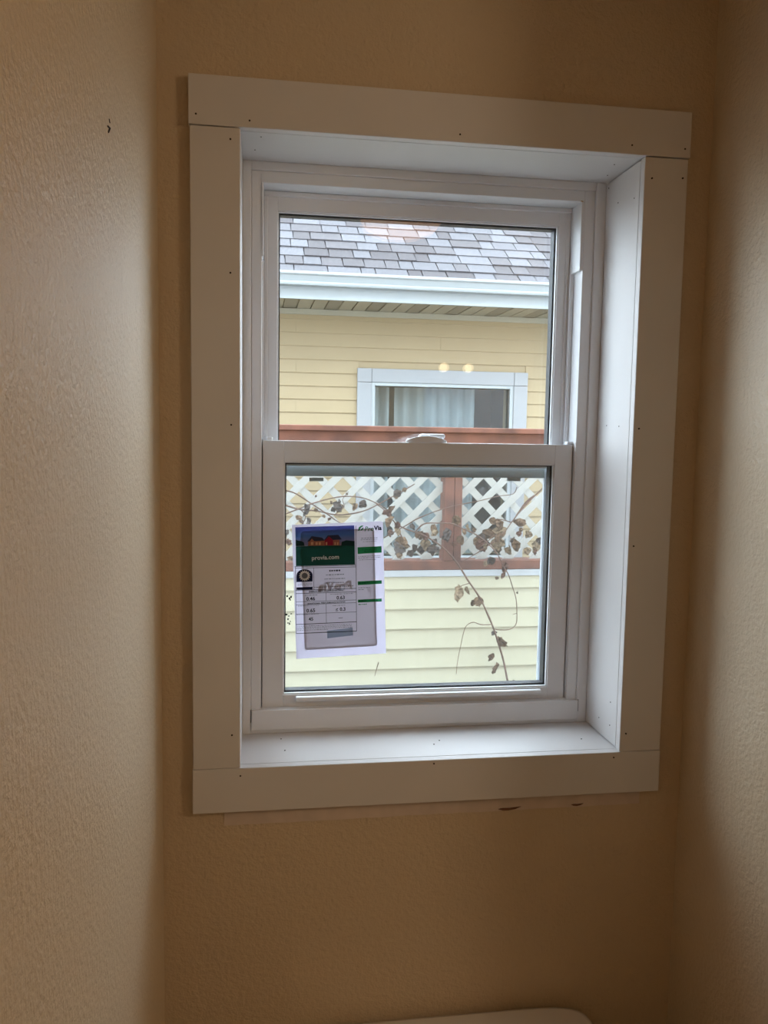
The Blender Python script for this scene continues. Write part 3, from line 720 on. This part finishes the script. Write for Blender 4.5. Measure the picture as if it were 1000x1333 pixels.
while zb > GZ + 0.01:
    lim = fasB - zb - 0.008
    cuts = [HU0, HU0 + 1.5 + (k % 3) * 1.1, HU0 + 5.16 + (k % 3) * 1.1, HU1]
    for a, b_ in zip(cuts[:-1], cuts[1:]):
        segs = [(a, b_)]
        if zb + HEXP > wzB and zb < tzT - 0.004:
            segs = [(a, min(b_, wu0 + 0.012)), (max(a, wu1 - 0.012), b_)]
        for s0, s1 in segs:
            if s1 - s0 > 0.02: lap('siding_plank', 'siding', house, s0, s1 - 0.0012, fz(zb), min(HEXP, lim), proud=0.013)
    zb -= HEXP; k += 1
# wall body round the window hole and a dim room
hb = MB()
gx0, gx1, gzT, gzB = wu0 + tw + 0.028, wu1 - tw - 0.028, tzT - th_ - 0.026, wzB + 0.12
hb.box(HU0, gx0, 0, 0.15, 0, fz(fasB)); hb.box(gx1, HU1, 0, 0.15, 0, fz(fasB)); hb.box(gx0, gx1, 0, 0.15, 0, fz(gzB)); hb.box(gx0, gx1, 0, 0.15, fz(gzT), fz(fasB))
hb.box(HU0, HU0 + 0.15, 0.15, 7, 0, fz(fasB)); hb.box(HU1 - 0.15, HU1, 0.15, 7, 0, fz(fasB)); hb.box(HU0, HU1, 6.85, 7, 0, fz(fasB))
hb.build('wall', 'siding', house)
rm = MB(); a, b_, c, d_ = gx0 - 0.5, gx1 + 0.5, 0.15, 2.2
rm.box(a, b_, d_, d_ + 0.05, 0.2, fz(fasB)); rm.box(a - 0.05, a, c, d_ + 0.05, 0.2, fz(fasB)); rm.box(b_, b_ + 0.05, c, d_ + 0.05, 0.2, fz(fasB)); rm.box(a, b_, c, d_, 0.15, 0.2); rm.box(a, b_, c, d_, fz(fasB) - 0.05, fz(fasB))
rm.build('room', 'dark_room', house)
# its window: trim boards with corner blocks, frame, pane, curtains
hw_ = empty('window', (0, 0, 0), parent=house)
v0 = -0.030
def hbx(name, m, *a_, bev=0.003): return MB().box(*a_).build(name, m, hw_, bevel=bev)
hbx('head_board', 'house_trim', wu0 + tw + 0.001, wu1 - tw - 0.001, v0, 0, fz(tzT - th_), fz(tzT))
hbx('corner_block', 'house_trim', wu0, wu0 + tw - 0.001, v0 - 0.002, 0, fz(tzT - th_), fz(tzT)); hbx('corner_block', 'house_trim', wu1 - tw + 0.001, wu1, v0 - 0.002, 0, fz(tzT - th_), fz(tzT))
hbx('side_board', 'house_trim', wu0, wu0 + tw, v0, 0, fz(wzB), fz(tzT - th_) - 0.002); hbx('side_board', 'house_trim', wu1 - tw, wu1, v0, 0, fz(wzB), fz(tzT - th_) - 0.002)
hbx('sill_board', 'house_trim', wu0 - 0.02, wu1 + 0.02, v0 - 0.02, 0, fz(wzB) - 0.05, fz(wzB))
fx0, fx1, fzt, fzb = wu0 + tw, wu1 - tw, tzT - th_, wzB
for a_ in ((fx0, gx0, -0.02, 0.08, fz(fzb), fz(fzt)), (gx1, fx1, -0.02, 0.08, fz(fzb), fz(fzt)), (gx0, gx1, -0.02, 0.08, fz(gzT), fz(fzt)), (gx0, gx1, -0.02, 0.08, fz(fzb), fz(gzB))):
    hbx('window_frame', 'white_metal', *a_, bev=0.002)
MB().box(gx0, gx1, 0.03, 0.034, fz(gzB), fz(gzT)).build('window_pane', 'house_glass', hw_)
def curtain(u0, u1, folds, v=0.16):
    n = folds * 8; vs = []; fs = []
    for i in range(n + 1):
        t = i / n; u = u0 + (u1 - u0) * t; vv = v + 0.022 * math.sin(2 * math.pi * folds * t) + 0.008 * math.sin(11 * t)
        vs += [(u, vv, fz(gzB) - 0.05), (u, vv, fz(gzT) + 0.03)]
    for i in range(n): fs.append((2 * i, 2 * i + 2, 2 * i + 3, 2 * i + 1))
    return MB().add(vs, fs).build('curtain', 'curtain', hw_, smooth=True)
curtain(gx0 - 0.05, HOU.hit(506, 540, 0.16).x, 2); curtain(HOU.hit(513, 540, 0.16).x, HOU.hit(617, 540, 0.16).x, 6)
# eave: frieze strip, soffit strips, fascia, gutter
MB().box(HU0, HU1, -0.022, 0, fz(fasB) - 0.045, fz(fasB) - 0.004).build('frieze_strip', 'soffit', house, bevel=0.002)
SWD = 0.102; nst = int((HU1 - HU0) / SWD)
ph0 = HOU.hit(367.5, 401.5, -0.01).x
i = 0; u = ph0 - SWD * int((ph0 - HU0) / SWD); i = -int((ph0 - HU0) / SWD)
while u + SWD < HU1:
    m_ = 'soffit_vent' if i % 3 == 0 else 'soffit'
    MB().box(u + 0.005, u + SWD - 0.005, -OV, -0.001, fz(fasB) - (0.004 if m_ == 'soffit' else 0.001), fz(fasB) + 0.008).build('soffit_strip', m_, house)
    u += SWD; i += 1
MB().box(HU0, HU1, -OV, 0.16, fz(fasB) + 0.008, fz(fasB) + 0.02).build('soffit_board', 'soffit', house)
MB().box(HU0, HU1, -OV - 0.022, -OV, fz(fasB) - 0.012, fz(gutT) - 0.01).build('fascia', 'white_metal', house, bevel=0.002)
gv = -OV - 0.022; gh = gutT - gutB
gp = [(gv, gutB + 0.0), (gv - 0.072, gutB), (gv - 0.078, gutB + 0.012), (gv - 0.078, gutB + gh * 0.24), (gv - 0.070, gutB + gh * 0.34), (gv - 0.074, gutB + gh * 0.5), (gv - 0.088, gutB + gh * 0.66), (gv - 0.104, gutB + gh * 0.76), (gv - 0.108, gutB + gh * 0.82), (gv - 0.108, gutT), (gv - 0.094, gutT), (gv - 0.094, gutT - 0.012), (gv - 0.100, gutT - 0.014), (gv - 0.068, gutB + 0.01), (gv, gutB + 0.01)]
MB().extrude_x([(y, fz(z)) for y, z in gp], HU0 - 0.1, HU1 + 0.1).build('gutter', 'white_metal', house)
# roof deck and shingles
PIT = math.radians(35.0); cp, sp_ = math.cos(PIT), math.sin(PIT)
ev, ez = -OV - 0.055, fz(gutT) - 0.012                     # eave edge of the shingles
RL = (3.5 - ev) / cp
deck = MB().extrude_x([(ev + 0.02, ez - 0.03), (3.5, ez - 0.03 + (3.5 - ev - 0.02) * math.tan(PIT)), (7.5, ez - 0.03), (7.5, ez - 0.05), (ev + 0.02, ez - 0.05)], HU0 - 0.1, HU1 + 0.1)
deck.build('roof_deck', 'shingle_far', house)
SE = 0.145; ST = 0.009
def shingle_verts(u0, w, row, jitter):
    s0 = row * SE; s1 = s0 + SE * 1.12
    def P(u, s, h): return (u, ev + s * cp - h * sp_, ez + s * sp_ + h * cp)
    j = jitter
    vs = [P(u0 - w / 2 + 0.0015, s0, 0.002), P(u0 + w / 2 - 0.0015, s0, 0.002), P(u0 + w / 2 - 0.012, s1, -0.002), P(u0 - w / 2 + 0.012, s1, -0.002),
          P(u0 - w / 2 + 0.0015, s0, 0.002 + ST + j), P(u0 + w / 2 - 0.0015, s0, 0.002 + ST + j), P(u0 + w / 2 - 0.004, s1, 0.004), P(u0 - w / 2 + 0.004, s1, 0.004)]
    return vs, [(0, 3, 2, 1), (4, 5, 6, 7), (0, 1, 5, 4), (1, 2, 6, 5), (2, 3, 7, 6), (3, 0, 4, 7)]
random.seed(21)
field = MB(); NR = int(RL / SE); cnt = 0
for row in range(NR):
    u = HU0 - 0.1 + random.uniform(0, 0.1)
    while u < HU1:
        w = random.choice((0.10, 0.125, 0.15, 0.175, 0.2, 0.23)); uc = u + w / 2
        j = random.choice((0, 0, 0.004))
        near = row < 10 and -0.95 < uc < 2.95
        if near and cnt < 298:
            mb = MB(); vs, fs = shingle_verts(uc, w, row, j); mb.add(vs, fs).build('shingle', 'shingle', house); cnt += 1
        else:
            field.add(*shingle_verts(uc, w, row, j))
        u += w
o = field.build('shingle_field', 'shingle_far', house); o['kind'] = 'stuff'
print('shingles as parts', cnt)

# ------------------------------------------------------------------ dead vine on the fence
vine = empty('dead_vine', FEN.o + FEN.ex * 0.9 - FEN.n * 0.15 + Vector((0, 0, GZ)))
tag(vine, 'dry brown vine with withered leaves tangled over the lattice fence', 'vine')
VM = Matrix.Translation(-vine.location)
def vp(px, py, v):
    q = FEN.hit(px, py, v); return FEN.o + FEN.ex * q.x + FEN.n * v + Vector((0, 0, q.z))
def smooth_pts(pts, sub=4):
    out = []
    n = len(pts)
    for i in range(n - 1):
        p0, p1, p2, p3 = pts[max(i - 1, 0)], pts[i], pts[i + 1], pts[min(i + 2, n - 1)]
        for k in range(sub):
            t = k / sub
            out.append(0.5 * ((2 * p1) + (p2 - p0) * t + (2 * p0 - 5 * p1 + 4 * p2 - p3) * t * t + (3 * p1 - p0 - 3 * p2 + p3) * t ** 3))
    out.append(pts[-1]); return out
stems = [
    ([(490, 656), (505, 668), (514, 680), (527, 688), (541, 693), (556, 699), (576, 712), (588, 724), (598, 737), (609, 755), (624, 777), (636, 802), (644, 822), (651, 844), (656, 862), (661, 887), (672, 940), (690, 1040)], 0.0052, -0.14, 'M'),
    ([(352, 635), (370, 638), (386, 643), (406, 656), (426, 669), (440, 679), (470, 694), (500, 700)], 0.0042, -0.10, 'T'),
    ([(350, 678), (369, 670), (390, 662), (408, 655), (430, 649), (450, 646), (472, 648), (490, 655), (505, 664)], 0.0042, -0.12, 'T'),
    ([(350, 653), (369, 657), (390, 663), (412, 665), (436, 670), (456, 669), (474, 665), (490, 658), (508, 648), (520, 642), (540, 630)], 0.0045, -0.08, 'T'),
    ([(500, 700), (532, 682), (540, 677), (566, 666), (594, 658), (624, 652), (648, 646), (668, 643), (673, 634)], 0.0034, -0.10, 'T'),
    ([(714, 628), (706, 636), (684, 658), (666, 680), (652, 698), (624, 718), (600, 732)], 0.0034, -0.12, 'T'),
    ([(696, 645), (684, 655), (668, 678)], 0.006, -0.07, 'T'),
    ([(540, 693), (552, 682), (572, 681), (590, 682), (606, 690), (620, 696), (636, 708), (648, 722), (656, 738), (662, 748), (668, 766), (672, 780), (673, 798), (672, 812), (664, 819), (652, 820), (644, 819)], 0.0026, -0.17, 'T'),
    ([(640, 813), (626, 813), (616, 810), (607, 815), (603, 826), (600, 840), (596, 860), (594, 878)], 0.0020, -0.20, 'T'),
    ([(390, 662), (398, 672), (392, 684), (380, 694)], 0.0022, -0.11, 'T'),
    ([(436, 670), (448, 660), (446, 650), (454, 640)], 0.0018, -0.1, 'T'),
    ([(514, 680), (524, 700), (534, 712)], 0.0028, -0.12, 'T'), ([(648, 690), (640, 700), (626, 712)], 0.003, -0.12, 'T'),
    ([(493, 862), (490, 872), (488, 880)], 0.0018, -0.2, 'T'),
    ([(612, 759), (600, 763), (596, 768)], 0.0018, -0.14, 'T'),
    ([(666, 680), (650, 676), (645, 682)], 0.0024, -0.11, 'T'), ([(673, 798), (668, 800)], 0.0014, -0.17, 'T'),
]
random.seed(11)
for pts_, r, v, kd in stems:
    w3 = [vp(p[0], p[1], v + random.uniform(-0.02, 0.02)) for p in pts_]
    if kd == 'M': w3.append(Vector((w3[-1].x + 0.05, w3[-1].y, GZ)))
    w3 = smooth_pts(w3, 4); n_ = len(w3)
    r *= 1.3 if r < 0.003 else 1.0
    rad = [r * (1 - 0.4 * i / n_) * random.uniform(0.85, 1.15) for i in range(n_)] if kd == 'T' else [r * (0.55 + 0.6 * i / n_) * random.uniform(0.85, 1.15) for i in range(n_)]
    o = MB().tube(w3, rad, 6).build('stem' if kd == 'M' else 'twig', 'stem', vine, smooth=True); o.matrix_parent_inverse = VM
def leaf_mesh(i):
    """a curled, shrivelled pointed leaf about one unit long, hanging from its tip at the origin"""
    rnd = random.Random(100 + i); vs = []; fs = []; n = 6
    curl = rnd.uniform(0.4, 1.1); bend = rnd.uniform(-0.5, 0.5)
    for k in range(n + 1):
        t = k / n; w = 0.42 * math.sin(math.pi * min(1, t * 0.92 + 0.06)) ** 0.8 * (1.15 - 0.45 * t)
        yc = bend * t * t + rnd.uniform(-0.03, 0.03)
        for s in (-1, -0.5, 0, 0.5, 1):
            a = s * curl * 1.2
            vs.append((w * math.sin(a) / max(0.5, curl) + rnd.uniform(-0.08, 0.08), yc + w * (1 - math.cos(a)) * 1.2 + rnd.uniform(-0.13, 0.13), -t + rnd.uniform(-0.07, 0.07)))
    for k in range(n):
        for s in range(4): fs.append((k * 5 + s, k * 5 + s + 1, (k + 1) * 5 + s + 1, (k + 1) * 5 + s))
    me = MB().add(vs, fs).mesh('leaf'); me.materials.append(M['leaf'])
    return me
LM = [leaf_mesh(i) for i in range(10)]
leaves = [(597, 772, 12, 21), (607, 769, 6, 11), (622, 783, 10, 13), (618, 785, 7, 10), (647, 826, 10, 6), (652, 837, 12, 15), (649, 834, 8, 12), (643, 857, 6, 13), (647, 872, 10, 17), (668, 888, 9, 5), (659, 743, 6, 11), (657, 750, 5, 8), (647, 753, 4, 5), (674, 772, 4, 4),
          (645, 682, 14, 12), (641, 678, 10, 9), (647, 693, 18, 16), (640, 696, 14, 14), (652, 700, 12, 14), (628, 701, 16, 14), (624, 710, 16, 14), (618, 706, 11, 12), (647, 708, 14, 16), (634, 712, 8, 10), (650, 714, 8, 10), (595, 677, 15, 13), (582, 694, 11, 15), (580, 700, 9, 12), (596, 704, 10, 13), (592, 709, 8, 8),
          (685, 686, 16, 10), (689, 696, 10, 10), (676, 695, 6, 7), (680, 690, 7, 7), (666, 710, 14, 18), (662, 718, 10, 12), (670, 704, 8, 10), (700, 712, 12, 18), (703, 704, 9, 10), (696, 720, 8, 8), (682, 722, 10, 8), (638, 731, 12, 12), (633, 734, 8, 8), (660, 738, 8, 14),
          (564, 690, 9, 15), (568, 694, 7, 10), (552, 708, 14, 16), (562, 716, 12, 14), (556, 698, 10, 10), (544, 698, 10, 12), (549, 716, 10, 12), (566, 706, 9, 9), (570, 716, 7, 9), (397, 662, 10, 13), (399, 668, 6, 9), (440, 660, 11, 15), (446, 663, 9, 13), (434, 664, 7, 8), (465, 660, 6, 10), (476, 657, 11, 9), (521, 643, 11, 9), (525, 638, 6, 6), (516, 647, 6, 6),
          (514, 666, 9, 15), (512, 680, 11, 15), (518, 684, 8, 10), (514, 692, 10, 11), (508, 694, 8, 9), (498, 670, 13, 6), (504, 668, 8, 7), (536, 686, 7, 9), (526, 706, 16, 14), (520, 716, 13, 14), (530, 712, 10, 10), (514, 710, 9, 10), (538, 714, 7, 11), (532, 720, 9, 8), (518, 724, 8, 8), (554, 718, 10, 8),
          (374, 694, 7, 9), (376, 706, 7, 9), (373, 700, 5, 8), (388, 675, 7, 9), (392, 680, 5, 6), (400, 678, 6, 8), (403, 682, 5, 6), (374, 728, 9, 6), (411, 664, 6, 5), (431, 655, 4, 6), (412, 646, 3, 3), (452, 643, 3, 3), (421, 672, 4, 5), (430, 676, 5, 5), (609, 686, 7, 9), (616, 690, 6, 6), (606, 692, 6, 8)]
random.seed(31)
for i, (px, py, w, h) in enumerate(leaves):
    v = random.uniform(-0.16, -0.06)
    c = vp(px, py - h / 2, v); s = max(w, h) / FPX * 4.4
    o = bpy.data.objects.new('leaf', LM[i % 10]); COL.objects.link(o); o.parent = vine; o.matrix_parent_inverse = VM
    o.location = c
    o.rotation_euler = (random.uniform(-0.5, 0.5), random.uniform(-0.6, 0.6) + (1.3 if w > h * 1.2 else 0), random.choice((0, math.pi)) + random.uniform(-0.75, 0.75))
    o.scale = (s * max(0.55, min(1.2, 1.35 * min(w, h) / max(w, h))) * random.uniform(0.85, 1.1), s, s)
